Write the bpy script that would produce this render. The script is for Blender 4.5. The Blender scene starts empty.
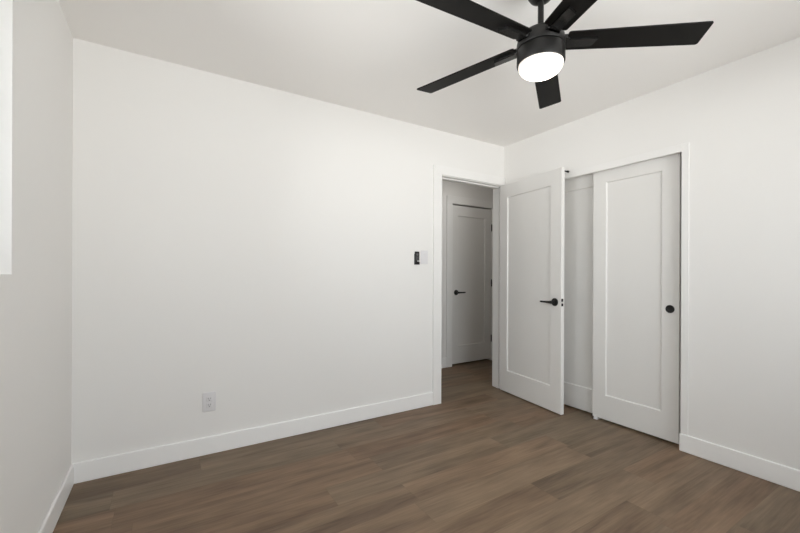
import bpy, bmesh, math
from mathutils import Vector, Matrix

scene = bpy.context.scene
COL = scene.collection

# ------------------------------------------------------------------ camera
H = 2.44                                   # ceiling height
CAM = Vector((0.4333, 0.0, 1.1555))
YAW = 0.553097
ROLL = 0.0042093
F = Vector((math.sin(YAW), math.cos(YAW), 0))
R0 = Vector((math.cos(YAW), -math.sin(YAW), 0))
U0 = Vector((0, 0, 1))
R2 = R0 * math.cos(ROLL) + U0 * math.sin(ROLL)
U2 = -R0 * math.sin(ROLL) + U0 * math.cos(ROLL)
cd = bpy.data.cameras.new('camera')
cam = bpy.data.objects.new('camera', cd)
COL.objects.link(cam)
cam.matrix_world = Matrix(((R2.x, U2.x, -F.x, CAM.x), (R2.y, U2.y, -F.y, CAM.y),
                           (R2.z, U2.z, -F.z, CAM.z), (0, 0, 0, 1)))
cd.sensor_width = 36.0
cd.lens = 36.0 * 380.279 / 800.0
cd.shift_x = 0.0
cd.shift_y = (274.07 - 266.5) / 800.0
cd.clip_start = 0.02
scene.camera = cam

# ------------------------------------------------------------------ world and light
W_STRENGTH = 12.0
world = bpy.data.worlds.new('overcast_sky')
scene.world = world
world.use_nodes = True
wn_ = world.node_tree
bg = wn_.nodes['Background']
bg.inputs['Strength'].default_value = W_STRENGTH
w_tc = wn_.nodes.new('ShaderNodeTexCoord')
w_sp = wn_.nodes.new('ShaderNodeSeparateXYZ')
w_rp = wn_.nodes.new('ShaderNodeValToRGB')          # sunlit ground below the horizon, hazy sky above
w_mr = wn_.nodes.new('ShaderNodeMapRange')
w_mr.inputs['From Min'].default_value = -1.0
wn_.links.new(w_tc.outputs['Generated'], w_sp.inputs[0])
wn_.links.new(w_sp.outputs['Z'], w_mr.inputs['Value'])
wn_.links.new(w_mr.outputs[0], w_rp.inputs[0])
we = w_rp.color_ramp.elements
we[0].position, we[0].color = 0.46, (1.0, 0.973, 0.985, 1)
we[1].position, we[1].color = 0.56, (0.63, 0.64, 0.68, 1)
wn_.links.new(w_rp.outputs[0], bg.inputs['Color'])

# window openings (x or y range, z range)
WIN_L = (0.50, 1.748, 1.149, 2.12)         # left wall: y0, y1, z0, z1
WIN_R = (0.75, 2.85, 0.62, 2.10)           # assumed unseen window, rear wall: x0, x1, z0, z1
X_R = 3.333                                # right wall
Y_B = 2.711                                # back wall
XE_ = 4.95                                 # end of the hall
Y_R = -0.85                                # rear wall, behind the camera
HALL_FILL = 7.0                           # unseen lamp added to brighten the hall
LAMP = 11.0                                 # the fan's light


def portal(name, loc, normal, sx, sy):
    ld = bpy.data.lights.new(name, 'AREA')
    ld.shape = 'RECTANGLE'
    ld.size, ld.size_y = sx, sy
    o = bpy.data.objects.new(name, ld)
    COL.objects.link(o)
    o.location = loc
    o.rotation_euler = Vector(normal).to_track_quat('-Z', 'Y').to_euler()
    ld.cycles.is_portal = True
    return o


portal('left_window_portal', (-0.15, (WIN_L[0] + WIN_L[1]) / 2, (WIN_L[2] + WIN_L[3]) / 2), (1, 0, 0),
       WIN_L[1] - WIN_L[0], WIN_L[3] - WIN_L[2])
portal('assumed_window_portal', ((WIN_R[0] + WIN_R[1]) / 2, Y_R - 0.15, (WIN_R[2] + WIN_R[3]) / 2), (0, 1, 0),
       WIN_R[1] - WIN_R[0], WIN_R[3] - WIN_R[2])

vs = scene.view_settings
vs.view_transform = 'Standard'
vs.look = 'None'
vs.exposure = 0.0
vs.gamma = 1.0
vs.use_curve_mapping = False
scene.cycles.max_bounces = 16
scene.cycles.diffuse_bounces = 10
scene.cycles.transparent_max_bounces = 16


# ------------------------------------------------------------------ materials
def mat(name, col, rough=0.5, metal=0.0, spec=0.5, bump=0.0, bump_scale=200.0, var=0.0):
    m = bpy.data.materials.new(name)
    m.use_nodes = True
    nt = m.node_tree
    b = nt.nodes['Principled BSDF']
    b.inputs['Roughness'].default_value = rough
    b.inputs['Metallic'].default_value = metal
    b.inputs['Specular IOR Level'].default_value = spec
    tc = nt.nodes.new('ShaderNodeTexCoord')
    nz = nt.nodes.new('ShaderNodeTexNoise')
    nz.inputs['Scale'].default_value = bump_scale
    nz.inputs['Detail'].default_value = 3
    nt.links.new(tc.outputs['Object'], nz.inputs['Vector'])
    mx = nt.nodes.new('ShaderNodeMix')
    mx.data_type = 'RGBA'
    mx.inputs[6].default_value = (*[c * (1 - var) for c in col], 1)
    mx.inputs[7].default_value = (*[min(1, c * (1 + var)) for c in col], 1)
    nt.links.new(nz.outputs['Fac'], mx.inputs[0])
    nt.links.new(mx.outputs[2], b.inputs['Base Color'])
    if bump:
        bp = nt.nodes.new('ShaderNodeBump')
        bp.inputs['Strength'].default_value = bump
        bp.inputs['Distance'].default_value = 0.002
        nt.links.new(nz.outputs['Fac'], bp.inputs['Height'])
        nt.links.new(bp.outputs['Normal'], b.inputs['Normal'])
    return m


M_WALL = mat('white_wall_paint', (0.80, 0.79, 0.772), 0.75, spec=0.25, bump=0.05, bump_scale=260, var=0.004)
M_CEIL = mat('white_ceiling_paint', (0.88, 0.865, 0.845), 0.9, spec=0.15, bump=0.06, bump_scale=180, var=0.004)
M_TRIM = mat('white_semigloss_trim', (0.812, 0.804, 0.788), 0.38, spec=0.45, var=0.003, bump_scale=60)
M_BASE = mat('white_baseboard_paint', (0.87, 0.865, 0.855), 0.35, spec=0.5, var=0.003, bump_scale=60)
M_DOOR = mat('white_door_paint', (0.755, 0.745, 0.725), 0.42, spec=0.45, var=0.003, bump_scale=60)
M_BLACK = mat('matte_black_metal', (0.009, 0.0085, 0.008), 0.4, spec=0.35, var=0.05, bump_scale=90)
M_BLADE = mat('black_blade_finish', (0.0055, 0.0048, 0.0042), 0.5, spec=0.15, var=0.15, bump_scale=40)
M_PLASTIC = mat('white_plastic', (0.71, 0.70, 0.71), 0.35, spec=0.5, var=0.003)
M_ARM = mat('satin_black_bracket', (0.007, 0.0065, 0.006), 0.25, spec=0.5)
M_SLOT = mat('dark_slot', (0.03, 0.03, 0.03), 0.7)
M_GREY = mat('grey_button_rubber', (0.10, 0.10, 0.10), 0.6)
M_LEGEND = mat('light_grey_print', (0.80, 0.80, 0.80), 0.5)
M_VINYL = mat('white_window_vinyl', (0.82, 0.82, 0.82), 0.35, var=0.003)
M_HINGE = mat('painted_hinge', (0.66, 0.65, 0.62), 0.4, spec=0.5, var=0.01)


def glass_mat():
    m = bpy.data.materials.new('window_glass')
    m.use_nodes = True
    nt = m.node_tree
    for n in list(nt.nodes):
        nt.nodes.remove(n)
    out = nt.nodes.new('ShaderNodeOutputMaterial')
    mix = nt.nodes.new('ShaderNodeMixShader')
    fr = nt.nodes.new('ShaderNodeFresnel')
    fr.inputs['IOR'].default_value = 1.45
    tr = nt.nodes.new('ShaderNodeBsdfTransparent')
    tr.inputs['Color'].default_value = (0.95, 0.97, 0.96, 1)
    gl = nt.nodes.new('ShaderNodeBsdfGlossy')
    gl.inputs['Roughness'].default_value = 0.02
    nt.links.new(fr.outputs[0], mix.inputs[0])
    nt.links.new(tr.outputs[0], mix.inputs[1])
    nt.links.new(gl.outputs[0], mix.inputs[2])
    nt.links.new(mix.outputs[0], out.inputs['Surface'])
    return m


M_GLASS = glass_mat()


def lamp_mat():
    m = bpy.data.materials.new('lit_opal_diffuser')
    m.use_nodes = True
    b = m.node_tree.nodes['Principled BSDF']
    b.inputs['Base Color'].default_value = (0.9, 0.88, 0.84, 1)
    b.inputs['Roughness'].default_value = 0.4
    b.inputs['Emission Color'].default_value = (1.0, 0.88, 0.75, 1)
    nt = m.node_tree
    tc = nt.nodes.new('ShaderNodeTexCoord')
    sp = nt.nodes.new('ShaderNodeVectorMath')
    sp.operation = 'MULTIPLY'
    sp.inputs[1].default_value = (1, 1, 0)
    ln = nt.nodes.new('ShaderNodeVectorMath')
    ln.operation = 'LENGTH'
    mr = nt.nodes.new('ShaderNodeMapRange')            # brightest over the bulbs, dimmer at the rim
    mr.inputs['From Min'].default_value = 0.03
    mr.inputs['From Max'].default_value = 0.093
    mr.inputs['To Min'].default_value = LAMP
    mr.inputs['To Max'].default_value = 0.3
    nt.links.new(tc.outputs['Object'], sp.inputs[0])
    nt.links.new(sp.outputs[0], ln.inputs[0])
    nt.links.new(ln.outputs['Value'], mr.inputs['Value'])
    nt.links.new(mr.outputs[0], b.inputs['Emission Strength'])
    return m


M_LAMP = lamp_mat()
M_HALL = mat('hall_fill_glow', (0.85, 0.85, 0.83), 0.4)  # glow of the dome added to light the hall
M_HALL.node_tree.nodes['Principled BSDF'].inputs['Emission Color'].default_value = (1.0, 0.97, 0.92, 1)
M_HALL.node_tree.nodes['Principled BSDF'].inputs['Emission Strength'].default_value = HALL_FILL



def floor_mat():
    """Grey-brown oak planks running along X: a colour of its own for each plank, streaky grain, fine seams."""
    m = bpy.data.materials.new('oak_plank_floor')
    m.use_nodes = True
    nt = m.node_tree
    N, L = nt.nodes, nt.links
    b = N['Principled BSDF']

    def math_(op, a, c=None, d=None):
        n = N.new('ShaderNodeMath')
        n.operation = op
        for i, v in enumerate((a, c, d)):
            if v is None:
                continue
            if isinstance(v, (int, float)):
                n.inputs[i].default_value = v
            else:
                L.new(v, n.inputs[i])
        return n.outputs[0]

    tc = N.new('ShaderNodeTexCoord')
    sp = N.new('ShaderNodeSeparateXYZ')
    L.new(tc.outputs['Object'], sp.inputs[0])
    x, y = sp.outputs['X'], sp.outputs['Y']
    PW, PL = 0.182, 1.22
    yr = math_('DIVIDE', math_('ADD', y, 0.047), PW)
    row = math_('FLOOR', yr)
    wn = N.new('ShaderNodeTexWhiteNoise')
    wn.noise_dimensions = '1D'
    L.new(row, wn.inputs['W'])
    xr = math_('ADD', math_('DIVIDE', x, PL), math_('MULTIPLY', wn.outputs['Value'], 7.3))
    pl = math_('FLOOR', xr)
    cmb = N.new('ShaderNodeCombineXYZ')
    L.new(row, cmb.inputs[0])
    L.new(pl, cmb.inputs[1])
    wn2 = N.new('ShaderNodeTexWhiteNoise')
    wn2.noise_dimensions = '2D'
    L.new(cmb.outputs[0], wn2.inputs['Vector'])
    rnd = N.new('ShaderNodeSeparateColor')
    L.new(wn2.outputs['Color'], rnd.inputs[0])
    # streaky grain, offset for each plank
    gv = N.new('ShaderNodeCombineXYZ')
    L.new(math_('ADD', math_('MULTIPLY', x, 0.95), math_('MULTIPLY', rnd.outputs[0], 37.0)), gv.inputs[0])
    L.new(math_('MULTIPLY', y, 9.5), gv.inputs[1])
    L.new(math_('MULTIPLY', rnd.outputs[1], 19.0), gv.inputs[2])
    n1 = N.new('ShaderNodeTexNoise')
    n1.inputs['Scale'].default_value = 1.0
    n1.inputs['Detail'].default_value = 6.0
    n1.inputs['Roughness'].default_value = 0.55
    n1.inputs['Distortion'].default_value = 0.9
    L.new(gv.outputs[0], n1.inputs['Vector'])
    gv2 = N.new('ShaderNodeCombineXYZ')
    L.new(math_('ADD', math_('MULTIPLY', x, 5.0), math_('MULTIPLY', rnd.outputs[2], 23.0)), gv2.inputs[0])
    L.new(math_('MULTIPLY', y, 95.0), gv2.inputs[1])
    n2 = N.new('ShaderNodeTexNoise')
    n2.inputs['Scale'].default_value = 1.0
    n2.inputs['Detail'].default_value = 4.0
    L.new(gv2.outputs[0], n2.inputs['Vector'])
    # small knots
    kv = N.new('ShaderNodeCombineXYZ')
    L.new(math_('ADD', math_('MULTIPLY', x, 2.3), math_('MULTIPLY', rnd.outputs[2], 11.0)), kv.inputs[0])
    L.new(math_('MULTIPLY', y, 5.5), kv.inputs[1])
    n3 = N.new('ShaderNodeTexNoise')
    n3.inputs['Scale'].default_value = 1.6
    n3.inputs['Detail'].default_value = 2.0
    L.new(kv.outputs[0], n3.inputs['Vector'])
    ramp = N.new('ShaderNodeValToRGB')
    e = ramp.color_ramp.elements
    e[0].position, e[0].color = 0.35, (0.100, 0.067, 0.042, 1)
    e[1].position, e[1].color = 0.65, (0.245, 0.180, 0.118, 1)
    mid = ramp.color_ramp.elements.new(0.5)
    mid.color = (0.178, 0.127, 0.083, 1)
    f = math_('ADD', math_('MULTIPLY', n1.outputs['Fac'], 0.56), math_('MULTIPLY', n2.outputs['Fac'], 0.26))
    f = math_('ADD', f, math_('MULTIPLY', n3.outputs['Fac'], 0.18))
    f = math_('ADD', f, math_('MULTIPLY', math_('SUBTRACT', rnd.outputs[1], 0.5), 0.06))
    L.new(f, ramp.inputs[0])
    # plank tint: greyer or redder
    tint = N.new('ShaderNodeMix')
    tint.data_type = 'RGBA'
    tint.inputs[6].default_value = (0.98, 1.0, 1.0, 1)
    tint.inputs[7].default_value = (1.10, 0.98, 0.92, 1)
    L.new(rnd.outputs[2], tint.inputs[0])
    mul = N.new('ShaderNodeMix')
    mul.data_type = 'RGBA'
    mul.blend_type = 'MULTIPLY'
    mul.inputs[0].default_value = 1.0
    L.new(ramp.outputs[0], mul.inputs[6])
    L.new(tint.outputs[2], mul.inputs[7])
    # seams
    fy = math_('FRACT', yr)
    fx = math_('FRACT', xr)
    dy = math_('MULTIPLY', math_('MINIMUM', fy, math_('SUBTRACT', 1.0, fy)), PW)
    dx = math_('MULTIPLY', math_('MINIMUM', fx, math_('SUBTRACT', 1.0, fx)), PL)
    dd = math_('MINIMUM', dy, dx)
    mr = N.new('ShaderNodeMapRange')
    mr.inputs['From Min'].default_value = 0.0006
    mr.inputs['From Max'].default_value = 0.0022
    mr.inputs['To Min'].default_value = 0.86
    mr.inputs['To Max'].default_value = 1.0
    L.new(dd, mr.inputs['Value'])
    sm = N.new('ShaderNodeMix')
    sm.data_type = 'RGBA'
    sm.blend_type = 'MULTIPLY'
    sm.inputs[0].default_value = 1.0
    L.new(mul.outputs[2], sm.inputs[6])
    cc = N.new('ShaderNodeCombineColor')
    for i in range(3):
        L.new(mr.outputs[0], cc.inputs[i])
    L.new(cc.outputs[0], sm.inputs[7])
    L.new(sm.outputs[2], b.inputs['Base Color'])
    b.inputs['Roughness'].default_value = 0.5
    b.inputs['Specular IOR Level'].default_value = 0.35
    bp = N.new('ShaderNodeBump')
    bp.inputs['Strength'].default_value = 0.12
    bp.inputs['Distance'].default_value = 0.001
    L.new(n2.outputs['Fac'], bp.inputs['Height'])
    L.new(bp.outputs['Normal'], b.inputs['Normal'])
    return m


M_FLOOR = floor_mat()


# ------------------------------------------------------------------ mesh helpers
class MB:
    """Collects shapes and links them as ONE mesh object."""

    def __init__(self):
        self.bm = bmesh.new()

    def _merge(self, tmp, mtx=None):
        if mtx is not None:
            bmesh.ops.transform(tmp, matrix=mtx, verts=tmp.verts)
        me = bpy.data.meshes.new('tmp')
        tmp.to_mesh(me)
        tmp.free()
        self.bm.from_mesh(me)
        bpy.data.meshes.remove(me)
        return self

    def box(self, x0, x1, y0, y1, z0, z1, bevel=0.0, seg=2, mtx=None):
        t = bmesh.new()
        bmesh.ops.create_cube(t, size=1)
        for v in t.verts:
            v.co = Vector(((x0 + x1) / 2 + v.co.x * (x1 - x0), (y0 + y1) / 2 + v.co.y * (y1 - y0),
                           (z0 + z1) / 2 + v.co.z * (z1 - z0)))
        if bevel:
            bmesh.ops.bevel(t, geom=list(t.edges), offset=bevel, segments=seg, affect='EDGES', profile=0.5)
        return self._merge(t, mtx)

    def lathe(self, prof, n=48, mtx=None):
        """prof: (r, z) from bottom to top, closed with caps at r = 0."""
        t = bmesh.new()
        rings = []
        for r, z in prof:
            if r <= 1e-6:
                rings.append([t.verts.new((0, 0, z))])
            else:
                rings.append([t.verts.new((r * math.cos(2 * math.pi * i / n), r * math.sin(2 * math.pi * i / n), z))
                              for i in range(n)])
        for a, b in zip(rings, rings[1:]):
            for i in range(n):
                j = (i + 1) % n
                if len(a) == 1 and len(b) == 1:
                    continue
                if len(a) == 1:
                    t.faces.new((a[0], b[j], b[i]))
                elif len(b) == 1:
                    t.faces.new((a[i], a[j], b[0]))
                else:
                    t.faces.new((a[i], a[j], b[j], b[i]))
        if len(rings[0]) > 1:
            t.faces.new(list(reversed(rings[0])))
        if len(rings[-1]) > 1:
            t.faces.new(rings[-1])
        bmesh.ops.recalc_face_normals(t, faces=t.faces)
        return self._merge(t, mtx)

    def loft(self, sections, mtx=None):
        """sections: closed loops of equal length, capped at both ends."""
        t = bmesh.new()
        rings = [[t.verts.new(p) for p in s] for s in sections]
        n = len(rings[0])
        for a, b in zip(rings, rings[1:]):
            for i in range(n):
                j = (i + 1) % n
                t.faces.new((a[i], a[j], b[j], b[i]))
        t.faces.new(list(reversed(rings[0])))
        t.faces.new(rings[-1])
        bmesh.ops.recalc_face_normals(t, faces=t.faces)
        return self._merge(t, mtx)

    def build(self, name, material, parent=None, smooth=0):
        me = bpy.data.meshes.new(name)
        self.bm.to_mesh(me)
        self.bm.free()
        me.materials.append(material)
        o = bpy.data.objects.new(name, me)
        COL.objects.link(o)
        if parent is not None:
            o.parent = parent
        if smooth:
            ang = math.radians(smooth)
            for p in me.polygons:
                p.use_smooth = True
            bm = bmesh.new()
            bm.from_mesh(me)
            for e in bm.edges:
                if len(e.link_faces) == 2 and e.calc_face_angle(0) > ang:
                    e.smooth = False
            bm.to_mesh(me)
            bm.free()
        return o


def box(*a, **k):
    return MB().box(*a, **k)


def tag(o, label, cat, kind=None, group=None):
    o['label'] = label
    o['category'] = cat
    if kind:
        o['kind'] = kind
    if group:
        o['group'] = group
    return o


def struct(o, label, cat):
    return tag(o, label, cat, 'structure')


def empty(name, loc, rz=0.0):
    o = bpy.data.objects.new(name, None)
    o.empty_display_size = 0.1
    COL.objects.link(o)
    o.location = loc
    o.rotation_euler = (0, 0, rz)
    return o


# ------------------------------------------------------------------ room shell
XE = XE_             # far end of the hall
Y_BH = Y_B + 0.13    # hall face of the back wall
Y_H = 3.715          # far wall of the hall
D_X0, D_X1, D_Z = 2.543, 3.320, 2.041      # doorway between the jambs
C_Y0, C_Y1, C_Z = 1.160, 2.325, 1.972      # closet opening

fl = box(-0.2, XE + 0.14, Y_R - 0.15, Y_H + 0.2, -0.08, 0.0).build('floor', M_FLOOR)
struct(fl, 'grey brown oak plank floor running through the bedroom and hall', 'floor')
cl = box(-0.2, XE + 0.14, Y_R - 0.15, Y_H + 0.2, H, H + 0.1).build('ceiling', M_CEIL)
struct(cl, 'plain white flat ceiling above the bedroom with the black fan', 'ceiling')

# unseen glowing dome added on the hall ceiling to brighten the hall
MB().lathe([(0, -0.062), (0.05, -0.058), (0.10, -0.044), (0.135, -0.018), (0.14, -0.004), (0.14, 0), (0, 0)], 40,
           Matrix.Translation((3.47, 3.15, H))).build('hall_fill_lamp', M_HALL, cl, smooth=50)

w = MB()
w.box(-0.14, D_X0 - 0.018, Y_B, Y_BH, 0, H)
w.box(D_X0 - 0.018, X_R, Y_B, Y_BH, D_Z + 0.018, H)
w.box(X_R, XE, Y_B, Y_BH, 0, H)
struct(w.build('wall_back', M_WALL), 'long plain white wall with the outlet and the open doorway', 'wall')
w = MB()
w.box(X_R, X_R + 0.12, Y_R - 0.12, C_Y0 - 0.012, 0, H)
w.box(X_R, X_R + 0.12, C_Y1 + 0.012, Y_B, 0, H)
w.box(X_R, X_R + 0.12, C_Y0 - 0.012, C_Y1 + 0.012, C_Z + 0.03, H)
struct(w.build('wall_right', M_WALL), 'white wall on the right holding the sliding closet doors', 'wall')
w = MB()
a0, a1, z0, z1 = WIN_L
w.box(-0.14, 0, Y_R - 0.12, a0, 0, H)
w.box(-0.14, 0, a1, Y_B, 0, H)
w.box(-0.14, 0, a0, a1, 0, z0)
w.box(-0.14, 0, a0, a1, z1, H)
struct(w.build('wall_left', M_WALL), 'white wall at the left edge with the bright window', 'wall')
w = MB()
a0, a1, z0, z1 = WIN_R
w.box(0, a0, Y_R - 0.14, Y_R, 0, H)
w.box(a1, X_R, Y_R - 0.14, Y_R, 0, H)
w.box(a0, a1, Y_R - 0.14, Y_R, 0, z0)
w.box(a0, a1, Y_R - 0.14, Y_R, z1, H)
struct(w.build('wall_rear', M_WALL), 'white wall with the assumed window behind the viewer', 'wall')
# closet walls
w = MB()
w.box(4.10, 4.20, 0.95, 2.66, 0, H)
w.box(X_R + 0.12, 4.10, 0.95, 1.05, 0, H)
w.box(X_R + 0.12, 4.10, 2.56, 2.66, 0, H)
struct(w.build('wall_closet', M_WALL), 'white walls inside the closet behind its sliding doors', 'wall')
# hall
HD_X0, HD_X1, HD_Z = 3.496, 4.171, 2.036
w = MB()
w.box(1.5, HD_X0 - 0.003, Y_H, Y_H + 0.09, 0, H)
w.box(HD_X1 + 0.003, XE, Y_H, Y_H + 0.09, 0, H)
w.box(HD_X0 - 0.003, HD_X1 + 0.003, Y_H, Y_H + 0.09, HD_Z + 0.006, H)
w.box(1.5, XE, Y_H + 0.09, Y_H + 0.17, 0, H)
struct(w.build('wall_hall', M_WALL), 'shaded wall of the hall seen through the open doorway', 'wall')
w = MB()
w.box(1.36, 1.5, Y_BH, Y_H, 0, H)
w.box(XE, XE + 0.14, Y_B, Y_H + 0.17, 0, H)
struct(w.build('wall_hall_end', M_WALL), 'white end walls of the hall, out of sight past the doorway', 'wall')

# baseboards: flat board with an eased top edge


def board(name, label, x0, x1, y0, y1, h=0.115):
    return struct(box(x0, x1, y0, y1, 0, h, bevel=0.006).build(name, M_BASE), label, 'baseboard')


BT = 0.014
board('baseboard_back', 'white baseboard along the wall below the outlet', 0, 2.4465, Y_B - BT, Y_B)
board('baseboard_left', 'white baseboard in the left corner below the window', 0, BT, Y_R, Y_B - BT)
w = MB()
w.box(X_R - BT, X_R, Y_R, C_Y0 + 0.006, 0, 0.115, bevel=0.006)
w.box(X_R - BT, X_R, C_Y1 + 0.045, Y_B, 0, 0.115, bevel=0.006)
struct(w.build('baseboard_right', M_BASE), 'white baseboard to the right of the closet doors', 'baseboard')
board('baseboard_rear', 'white baseboard below the assumed rear window behind the viewer', BT, X_R - BT, Y_R, Y_R + BT)
w = MB()
w.box(1.5, 3.40, Y_H - BT, Y_H, 0, 0.125, bevel=0.004)
w.box(4.29, XE, Y_H - BT, Y_H, 0, 0.125, bevel=0.004)
struct(w.build('baseboard_hall', M_BASE), 'shaded baseboard in the hall left of the far door', 'baseboard')

# entry door frame: jambs, head, stops and the flat casing
w = MB()
w.box(D_X0 - 0.018, D_X0, Y_B, Y_BH, 0, D_Z, bevel=0.001, seg=1)
w.box(D_X1, X_R, Y_B, Y_BH, 0, D_Z, bevel=0.001, seg=1)
w.box(D_X0 - 0.018, X_R, Y_B, Y_BH, D_Z, D_Z + 0.018, bevel=0.001, seg=1)
ys0, ys1 = Y_B + 0.042, Y_B + 0.076
w.box(D_X0, D_X0 + 0.011, ys0, ys1, 0, D_Z, bevel=0.002)
w.box(D_X1 - 0.011, D_X1, ys0, ys1, 0, D_Z, bevel=0.002)
w.box(D_X0, D_X1, ys0, ys1, D_Z - 0.011, D_Z, bevel=0.002)
w.box(2.4465, D_X0 - 0.006, Y_B - 0.016, Y_B, 0, D_Z + 0.006, bevel=0.002)
w.box(2.4465, X_R - 0.001, Y_B - 0.016, Y_B, D_Z + 0.006, D_Z + 0.084, bevel=0.002)
w.box(2.4465, D_X0 - 0.006, Y_BH, Y_BH + 0.016, 0, D_Z + 0.006, bevel=0.002)
w.box(2.4465, 3.42, Y_BH, Y_BH + 0.016, D_Z + 0.006, D_Z + 0.084, bevel=0.002)
w.box(D_X1 + 0.006, 3.42, Y_BH, Y_BH + 0.016, 0, D_Z + 0.006, bevel=0.002)
tr1 = w.build('trim_1', M_TRIM)
struct(tr1, 'white casing and jambs around the open doorway to the hall', 'door frame')
for z in (0.25, 1.02, 1.80):
    h = box(D_X1 - 0.0012, D_X1 + 0.001, Y_B + 0.004, Y_B + 0.037, z - 0.045, z + 0.045).build('hinge_leaf', M_HINGE, tr1)

# closet frame: header fascia that hides the track, side trim and jamb liners
w = MB()
w.box(X_R - 0.006, X_R, C_Y0 - 0.042, C_Y0, 0.115, C_Z + 0.050, bevel=0.0015)
w.box(X_R - 0.006, X_R, C_Y1, C_Y1 + 0.042, 0, C_Z + 0.050, bevel=0.0015)
w.box(X_R - 0.006, X_R + 0.018, C_Y0, C_Y1, C_Z, C_Z + 0.050, bevel=0.0015)
w.box(X_R, X_R + 0.12, C_Y0 - 0.012, C_Y0, 0, C_Z + 0.03)
w.box(X_R, X_R + 0.12, C_Y1, C_Y1 + 0.012, 0, C_Z + 0.03)
struct(w.build('trim_2', M_TRIM), 'thin white trim and header around the sliding closet doors', 'door frame')

# hall door casing
w = MB()
yc = Y_H - 0.016
w.box(3.400, HD_X0 - 0.008, yc, Y_H, 0, HD_Z + 0.010, bevel=0.002)
w.box(HD_X1 + 0.008, 4.287, yc, Y_H, 0, HD_Z + 0.010, bevel=0.002)
w.box(3.400, 4.287, yc, Y_H, HD_Z + 0.010, HD_Z + 0.098, bevel=0.002)
struct(w.build('trim_3', M_TRIM), 'shaded white casing around the far door in the hall', 'door frame')


# ------------------------------------------------------------------ windows
def window(name, label, along, rng, plane, out):
    """along: 'x' or 'y'; plane: inner wall plane; out: direction (-1) to the outside."""
    a0, a1, z0, z1 = rng

    def bx(mb, p0, p1, q0, q1, r0, r1, **k):
        lo, hi = sorted((plane + out * q0, plane + out * q1))
        if along == 'y':
            mb.box(lo, hi, p0, p1, r0, r1, **k)
        else:
            mb.box(p0, p1, lo, hi, r0, r1, **k)

    f = MB()
    t = 0.045
    for args in ((a0, a0 + t, z0, z1), (a1 - t, a1, z0, z1), (a0 + t, a1 - t, z0, z0 + t), (a0 + t, a1 - t, z1 - t, z1)):
        bx(f, args[0], args[1], 0.075, 0.135, args[2], args[3], bevel=0.003)
    fo = f.build(name, M_VINYL)
    struct(fo, label, 'window')
    mid = (a0 + a1) / 2
    for s0, s1, q in ((a0 + t, mid + 0.02, 0.085), (mid - 0.02, a1 - t, 0.11)):
        s = MB()
        u = 0.032
        zz0, zz1 = z0 + t, z1 - t
        for args in ((s0, s0 + u, zz0, zz1), (s1 - u, s1, zz0, zz1), (s0 + u, s1 - u, zz0, zz0 + u), (s0 + u, s1 - u, zz1 - u, zz1)):
            bx(s, args[0], args[1], q, q + 0.022, args[2], args[3], bevel=0.002)
        so = s.build('sash', M_VINYL, fo)
        p = MB()
        bx(p, s0 + u - 0.004, s1 - u + 0.004, q + 0.009, q + 0.013, zz0 + u - 0.004, zz1 - u + 0.004)
        p.build('pane', M_GLASS, so)
    return fo


window('window_1', 'bright daylit window cut off at the left edge of the view', 'y', WIN_L, 0.0, -1)
window('window_2_assumed', 'unseen wide white sliding window assumed in the wall behind the viewer', 'x', WIN_R, Y_R, -1)  # unseen window assumed behind the viewer to light the room from there

# ------------------------------------------------------------------ panel doors
def panel_slab(w, h, t, sl, sr, rb, rt, depth=0.0105):
    """One moulded panel door: x 0..w, y 0..t, z 0..h, a recessed panel on both faces."""
    t_ = bmesh.new()
    xs = [sl, w - sr]
    prof = [(0.0, 0.0), (0.0015, 0.0008), (0.0065, depth - 0.001), (0.0085, depth)]

    def loop(x0, x1, z0, z1, y):
        return [t_.verts.new(p) for p in ((x0, y, z0), (x1, y, z0), (x1, y, z1), (x0, y, z1))]

    sides = []
    for y, d in ((0.0, 1), (t, -1)):
        e = 0.0015
        outer = loop(e, w - e, e, h - e, y)
        rim = loop(0, w, 0, h, y + d * e)
        rings = [rim, outer] + [loop(xs[0] + o, xs[1] - o, rb + o, h - rt - o, y + d * q) for o, q in prof]
        for a, b in zip(rings, rings[1:]):
            for i in range(4):
                j = (i + 1) % 4
                t_.faces.new((a[i], a[j], b[j], b[i]))
        t_.faces.new(rings[-1])
        sides.append(rim)
    a, b = sides
    for i in range(4):
        j = (i + 1) % 4
        t_.faces.new((a[i], b[i], b[j], a[j]))
    bmesh.ops.recalc_face_normals(t_, faces=t_.faces)
    m = MB()
    m._merge(t_)
    return m


RX90 = Matrix.Rotation(math.pi / 2, 4, 'X')     # local z -> -y


def lever_handle(door, x, y, z, out, toward, t_name='door_handle'):
    """Round rose and a straight lever. out: +1/-1 along local y; toward: +1/-1 along local x."""
    m = MB()
    rot = Matrix.Rotation(-out * math.pi / 2, 4, 'X')
    mt = Matrix.Translation((x, y, z)) @ rot
    m.lathe([(0.0, 0), (0.033, 0), (0.033, 0.006), (0.031, 0.009), (0.014, 0.011), (0.012, 0.016), (0.0115, 0.040), (0, 0.040)], 36, mt)
    h = m.build(t_name, M_BLACK, door, smooth=35)
    secs = []
    n = 12
    for s, ry, rz, dy in ((-0.013, 0.004, 0.006, 0), (-0.011, 0.008, 0.011, 0), (0.0, 0.010, 0.0125, 0), (0.02, 0.0085, 0.0105, 0.001),
                          (0.06, 0.0065, 0.0085, 0.002), (0.10, 0.006, 0.008, 0.001), (0.116, 0.0055, 0.007, -0.001), (0.119, 0.003, 0.004, -0.001)):
        secs.append([(x + toward * s, y + out * (0.048 + dy) + ry * math.cos(2 * math.pi * i / n), z + rz * math.sin(2 * math.pi * i / n))
                     for i in range(n)])
    MB().loft(secs).build('lever', M_BLACK, h, smooth=50)
    return h


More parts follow.
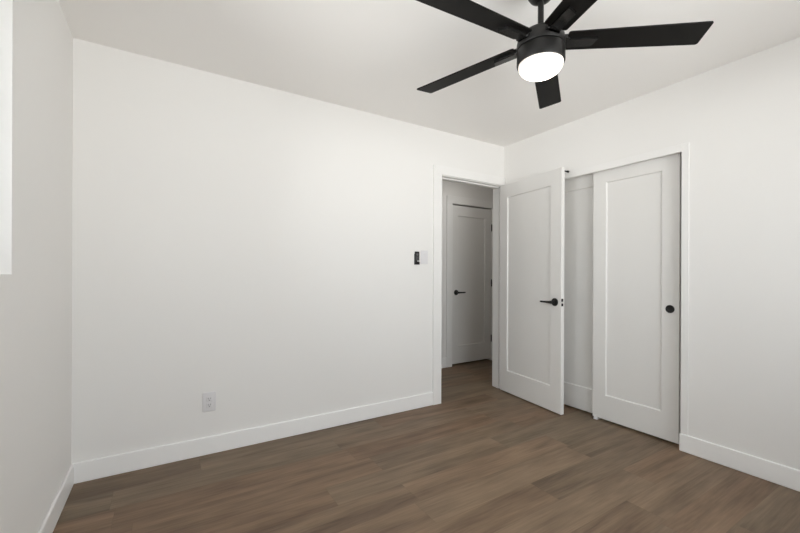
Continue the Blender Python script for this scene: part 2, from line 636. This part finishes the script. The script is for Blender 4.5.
def hinge(door, x, y, z, material, n=3):
    m = MB()
    for i in range(n):
        zz = z - 0.045 + i * 0.09 / n
        m.lathe([(0, 0.0005), (0.0062, 0.0005), (0.0062, 0.09 / n - 0.0005), (0, 0.09 / n - 0.0005)], 16, Matrix.Translation((x, y, zz)))
    m.lathe([(0, 0), (0.003, 0), (0.004, 0.003), (0, 0.005)], 12, Matrix.Translation((x, y, z + 0.045)))
    return m.build('hinge', material, door, smooth=35)


# --- entry door, hinged on the right jamb and opened into the room
ANG = math.radians(7.0)
pin = Vector((3.318, 2.705, 0.0))
# local frame: x from hinge to free edge, y from the closet-side face (0.006) to the visible face (0.041)
DW, DH, DT = 0.762, 2.023, 0.035
dslab = panel_slab(DW, DH, DT, 0.103, 0.115, 0.205, 0.125)
e1 = dslab.build('door_1', M_DOOR)
ex = Vector((-math.sin(ANG), -math.cos(ANG), 0))
ny = Vector((-math.cos(ANG), math.sin(ANG), 0))           # towards the visible face
# local +y must equal the visible side, x = ex: right handed needs z = x cross y
zz = ex.cross(ny)
e1.matrix_world = Matrix(((-ny.x * 0 + ex.x, ny.x, 0, 0), (ex.y, ny.y, 0, 0), (0, 0, zz.z, 0), (0, 0, 0, 1))) if zz.z > 0 else Matrix.Identity(4)
if zz.z < 0:
    # use the closet side as +y instead
    cy = -ny
    org = pin + ex * 0.004 + ny * 0.041 + Vector((0, 0, 0.012))
    e1.matrix_world = Matrix(((ex.x, cy.x, 0, org.x), (ex.y, cy.y, 0, org.y), (0, 0, 1, org.z), (0, 0, 0, 1)))
    FACE, OUT = 0.0, -1
else:
    org = pin + ex * 0.004 + ny * 0.006 + Vector((0, 0, 0.012))
    mw = e1.matrix_world.copy()
    mw.translation = org
    e1.matrix_world = mw
    FACE, OUT = DT, 1
BACK = DT - FACE
struct(e1, 'open white one panel entry door with a black lever, standing before the closet', 'door')
HZ = 0.916
lever_handle(e1, DW - 0.064, FACE, HZ, OUT, -1)
lever_handle(e1, DW - 0.064, BACK, HZ, -OUT, -1)
LY = DT / 2 + OUT * 0.005
lp = MB()
lp.box(DW - 0.0005, DW + 0.0012, LY - 0.011, LY + 0.011, HZ + 0.007, HZ + 0.031, bevel=0.0004, seg=1)
lp.box(DW - 0.0005, DW + 0.0012, LY - 0.011, LY + 0.011, HZ - 0.031, HZ - 0.007, bevel=0.0004, seg=1)
lp = lp.build('latch_plate', M_BLACK, e1)
box(DW, DW + 0.009, LY - 0.006, LY + 0.006, HZ - 0.007, HZ + 0.007, bevel=0.002).build('latch_bolt', M_HINGE, lp)
for z in (0.24, 1.01, 1.79):
    hinge(e1, -0.006, BACK - OUT * 0.006, z, M_HINGE)
# small black bumper on the closet side, near the top free corner
bm_ = MB()
bm_.lathe([(0, 0), (0.010, 0), (0.010, 0.004), (0.006, 0.006), (0.006, 0.040), (0.009, 0.041), (0.009, 0.054), (0, 0.055)], 20,
          Matrix.Translation((DW - 0.012, BACK, 1.998)) @ Matrix.Rotation(OUT * math.pi / 2, 4, 'X'))
bm_.build('bumper', M_BLACK, e1, smooth=35)


def wall_door(name, label, w, h, org, rz, st):
    d = panel_slab(w, h, 0.035, *st).build(name, M_DOOR)
    d.location = org
    d.rotation_euler = (0, 0, rz)
    return struct(d, label, 'door')


# --- sliding closet doors: local x runs toward the camera side (-Y), face looks to -X
CW = 0.608
rzc = -math.pi / 2           # local x -> -Y, local y -> +X
d2 = wall_door('door_2', 'front sliding closet door with a round black finger pull', CW, 1.985, (3.383, 1.800, 0.016), rzc, (0.103, 0.107, 0.188, 0.114))
d3 = wall_door('door_3', 'rear sliding closet door half hidden behind the open entry door', CW, 1.985, (3.428, 2.312, 0.016), rzc, (0.103, 0.105, 0.190, 0.114))
for d, xp in ((d2, CW - 0.055), (d3, 0.052)):
    m = MB()
    mt = Matrix.Translation((xp, 0, 0.907)) @ Matrix.Rotation(math.pi / 2, 4, 'X')
    m.lathe([(0, -0.001), (0.0275, -0.001), (0.0275, 0.0025), (0.0255, 0.0035), (0.0225, 0.0035), (0.0205, 0.0015), (0.019, 0.0008), (0, 0.0008)], 40, mt)
    m.build('finger_pull', M_BLACK, d, smooth=30)
# white guide on the floor that keeps the sliding doors in line
g = MB()
g.box(3.366, 3.470, 1.752, 1.782, 0.0, 0.005, bevel=0.001)
g.box(3.369, 3.379, 1.752, 1.782, 0.004, 0.022, bevel=0.002)
g.box(3.4205, 3.4255, 1.752, 1.782, 0.004, 0.022, bevel=0.001)
tag(g.build('floor_guide', M_PLASTIC), 'small white floor guide below the left corner of the front closet door', 'door guide')

# --- hall door (face looks to -Y)
HW = HD_X1 - HD_X0
d4 = wall_door('door_4', 'shaded closed one panel door across the hall with a black lever', HW, 2.000, (HD_X0, Y_H + 0.001, 0.026), 0.0, (0.090, 0.112, 0.222, 0.128))
lever_handle(d4, 0.064, 0.0, 0.900, -1, 1)
for z in (0.272, 1.014, 1.756):
    hinge(d4, HW - 0.001, -0.0075, z, M_BLACK)

# ------------------------------------------------------------------ small wall fittings
# outlet
o = empty('wall_outlet', (0.676, Y_B, 0.334))
tag(o, 'white duplex power outlet low on the long white wall', 'outlet')
box(-0.038, 0.038, -0.006, 0, -0.061, 0.061, bevel=0.003, seg=3).build('cover_plate', M_PLASTIC, o, smooth=40)
for zc in (0.0195, -0.0195):
    s = box(-0.017, 0.017, -0.0085, -0.004, zc - 0.0145, zc + 0.0145, bevel=0.0022).build('socket', M_PLASTIC, o)
    for x0, x1, hh in ((-0.0075, -0.0052, 0.0045), (0.0052, 0.0075, 0.0038)):
        box(x0, x1, -0.0091, -0.0080, zc + 0.003 - hh, zc + 0.003 + hh).build('slot', M_SLOT, s)
    MB().lathe([(0, 0), (0.0028, 0), (0.0028, 0.001), (0, 0.001)], 14,
               Matrix.Translation((0, -0.0081, zc - 0.0085)) @ RX90).build('slot', M_SLOT, s)
MB().lathe([(0, 0), (0.003, 0), (0.0022, 0.0012), (0, 0.0014)], 14, Matrix.Translation((0, -0.006, 0)) @ RX90).build('screw', M_PLASTIC, o)

# light switch
o = empty('light_switch', (2.353, Y_B, 1.302))
tag(o, 'white rocker light switch beside the doorway casing, right of the black remote', 'switch')
box(-0.037, 0.037, -0.006, 0, -0.059, 0.059, bevel=0.003, seg=3).build('cover_plate', M_PLASTIC, o, smooth=40)
box(-0.0165, 0.0165, -0.0075, -0.004, -0.0335, 0.0335, bevel=0.001).build('rocker_frame', M_PLASTIC, o)
MB().loft([[(-0.0145, -0.0055, -0.031), (0.0145, -0.0055, -0.031), (0.0145, -0.0095, -0.031), (-0.0145, -0.0095, -0.031)],
           [(-0.0145, -0.0055, 0.0), (0.0145, -0.0055, 0.0), (0.0145, -0.0078, 0.0), (-0.0145, -0.0078, 0.0)],
           [(-0.0145, -0.0055, 0.031), (0.0145, -0.0055, 0.031), (0.0145, -0.0115, 0.031), (-0.0145, -0.0115, 0.031)]]).build('rocker', M_PLASTIC, o)

# fan remote in its wall cradle
o = empty('remote_control', (2.2725, Y_B, 1.2935))
tag(o, 'small black fan remote in a wall cradle left of the switch', 'remote')
cr = MB()
cr.box(-0.0235, 0.0235, -0.003, 0, -0.056, 0.035, bevel=0.0012)
cr.box(-0.0235, 0.0235, -0.016, -0.002, -0.056, -0.052, bevel=0.0012)
cr.box(-0.0235, -0.0222, -0.016, -0.002, -0.056, -0.034, bevel=0.0008)
cr.box(0.0222, 0.0235, -0.016, -0.002, -0.056, -0.034, bevel=0.0008)
cr.build('cradle', M_BLACK, o)
bd = box(-0.0225, 0.0225, -0.0145, -0.003, -0.0515, 0.056, bevel=0.004, seg=3).build('body', M_BLACK, o, smooth=40)
MB().lathe([(0, 0), (0.0115, 0), (0.011, 0.002), (0, 0.0022)], 24, Matrix.Translation((0, -0.0145, 0.030)) @ RX90).build('button', M_GREY, bd, smooth=40)
for zc in (0.008, -0.008):
    for xc in (-0.011, 0.0, 0.011):
        box(xc - 0.004, xc + 0.004, -0.0158, -0.0140, zc - 0.0045, zc + 0.0045, bevel=0.0008).build('button', M_GREY, bd)
box(0.000, 0.019, -0.0152, -0.0143, -0.028, -0.0225).build('legend', M_LEGEND, bd)

# ------------------------------------------------------------------ ceiling fan
FX, FY = 1.824, 1.092
fan = empty('ceiling_fan', (FX, FY, H))
tag(fan, 'matte black five blade ceiling fan with a lit round light', 'ceiling fan')


def fz(z):
    return z - H


cp = [(0, fz(2.345)), (0.018, fz(2.345)), (0.030, fz(2.348)), (0.044, fz(2.357)), (0.054, fz(2.372)), (0.061, fz(2.395)), (0.066, fz(2.440)), (0, fz(2.440))]
MB().lathe(cp, 56).build('canopy', M_BLACK, fan, smooth=40)
MB().lathe([(0, fz(2.19)), (0.0125, fz(2.19)), (0.0125, fz(2.350)), (0, fz(2.350))], 28).build('downrod', M_BLACK, fan, smooth=40)
hp = [(0, fz(2.139)), (0.092, fz(2.139)), (0.0985, fz(2.141)), (0.100, fz(2.146)), (0.100, fz(2.166)), (0.097, fz(2.183)), (0.088, fz(2.199)),
      (0.073, fz(2.209)), (0.048, fz(2.214)), (0.026, fz(2.216)), (0.024, fz(2.228)), (0.019, fz(2.232)), (0, fz(2.232))]
mh = MB().lathe(hp, 72).build('motor_housing', M_BLACK, fan, smooth=40)
lc = [(0, fz(2.074)), (0.094, fz(2.074)), (0.0955, fz(2.0715)), (0.0985, fz(2.072)), (0.100, fz(2.076)), (0.100, fz(2.131)), (0.0985, fz(2.135)), (0.091, fz(2.136)),
      (0.091, fz(2.140)), (0, fz(2.140))]
MB().lathe(lc, 72).build('light_collar', M_BLACK, fan, smooth=40)
dp = [(0, fz(2.016))] + [(0.093 * math.sin(a), fz(2.068) - 0.052 * math.cos(a)) for a in [math.pi / 2 * i / 10 for i in range(1, 11)]] + [(0.093, fz(2.076)), (0, fz(2.076))]
MB().lathe(dp, 72).build('light_diffuser', M_LAMP, fan, smooth=60)

PH0 = math.radians(-38.613)
PITCH = math.radians(-9.455)
BZ = 2.170


def blade_outline(s0, s1, w0, w1, n=6, r=0.010):
    pts = []

    def arc(cx, cy, a0, a1):
        for i in range(n + 1):
            a = a0 + (a1 - a0) * i / n
            pts.append((cx + r * math.cos(a), cy + r * math.sin(a)))
    hp_ = math.pi / 2
    arc(s1 - 0.003 - r, -w1 / 2 + r, -hp_, 0)
    arc(s1 + 0.003 - r, w1 / 2 - r, 0, hp_)
    arc(s0 + r, w0 / 2 - r, hp_, 2 * hp_)
    arc(s0 + r, -w0 / 2 + r, 2 * hp_, 3 * hp_)
    return pts


def make_blade_mesh():
    m = MB()
    out = blade_outline(0.105, 0.66, 0.104, 0.123)
    t, e = 0.006, 0.0012
    c = (0.38, 0)

    def shr(p, q):
        return (p[0] - q * (1 if p[0] > 0.4 else -1), p[1] - q * (1 if p[1] > 0 else -1))
    secs = [[(*shr(p, e), -t / 2) for p in out], [(*p, -t / 2 + e) for p in out], [(*p, t / 2 - e) for p in out], [(*shr(p, e), t / 2) for p in out]]
    return m.loft(secs)


def make_arm_mesh():
    """Bracket below the blade: a raised plate and a neck into the motor."""
    m = MB()
    t = 0.006

    def plate(pts, z0, z1):
        m.loft([[(x, y, z0) for x, y in pts], [(x, y, z1) for x, y in pts]])
    # raised plate with a slanted end
    plate([(0.098, -0.024), (0.229, -0.021), (0.215, 0.020), (0.098, 0.022)], -t / 2 - 0.013, -t / 2 - 0.0002)
    m.box(0.082, 0.112, -0.034, 0.028, -0.016, 0.006, bevel=0.003)
    return m


for k in range(5):
    ang = PH0 + k * 2 * math.pi / 5
    if k == 0:
        bl = make_blade_mesh().build('blade', M_BLADE, fan)
        ar = make_arm_mesh().build('blade_arm', M_ARM, bl)
        bl0, ar0 = bl, ar
    else:
        bl = bl0.copy()
        COL.objects.link(bl)
        bl.parent = fan
        ar = ar0.copy()
        COL.objects.link(ar)
        ar.parent = bl
    bl.location = (0, 0, fz(BZ))
    bl.rotation_mode = 'XYZ'
    droop = math.radians((0.7, 0.7, 0.0, 0.0, 0.0)[k])
    bl.rotation_euler = (Matrix.Rotation(ang, 3, 'Z') @ Matrix.Rotation(droop, 3, 'Y') @ Matrix.Rotation(PITCH, 3, 'X')).to_euler()
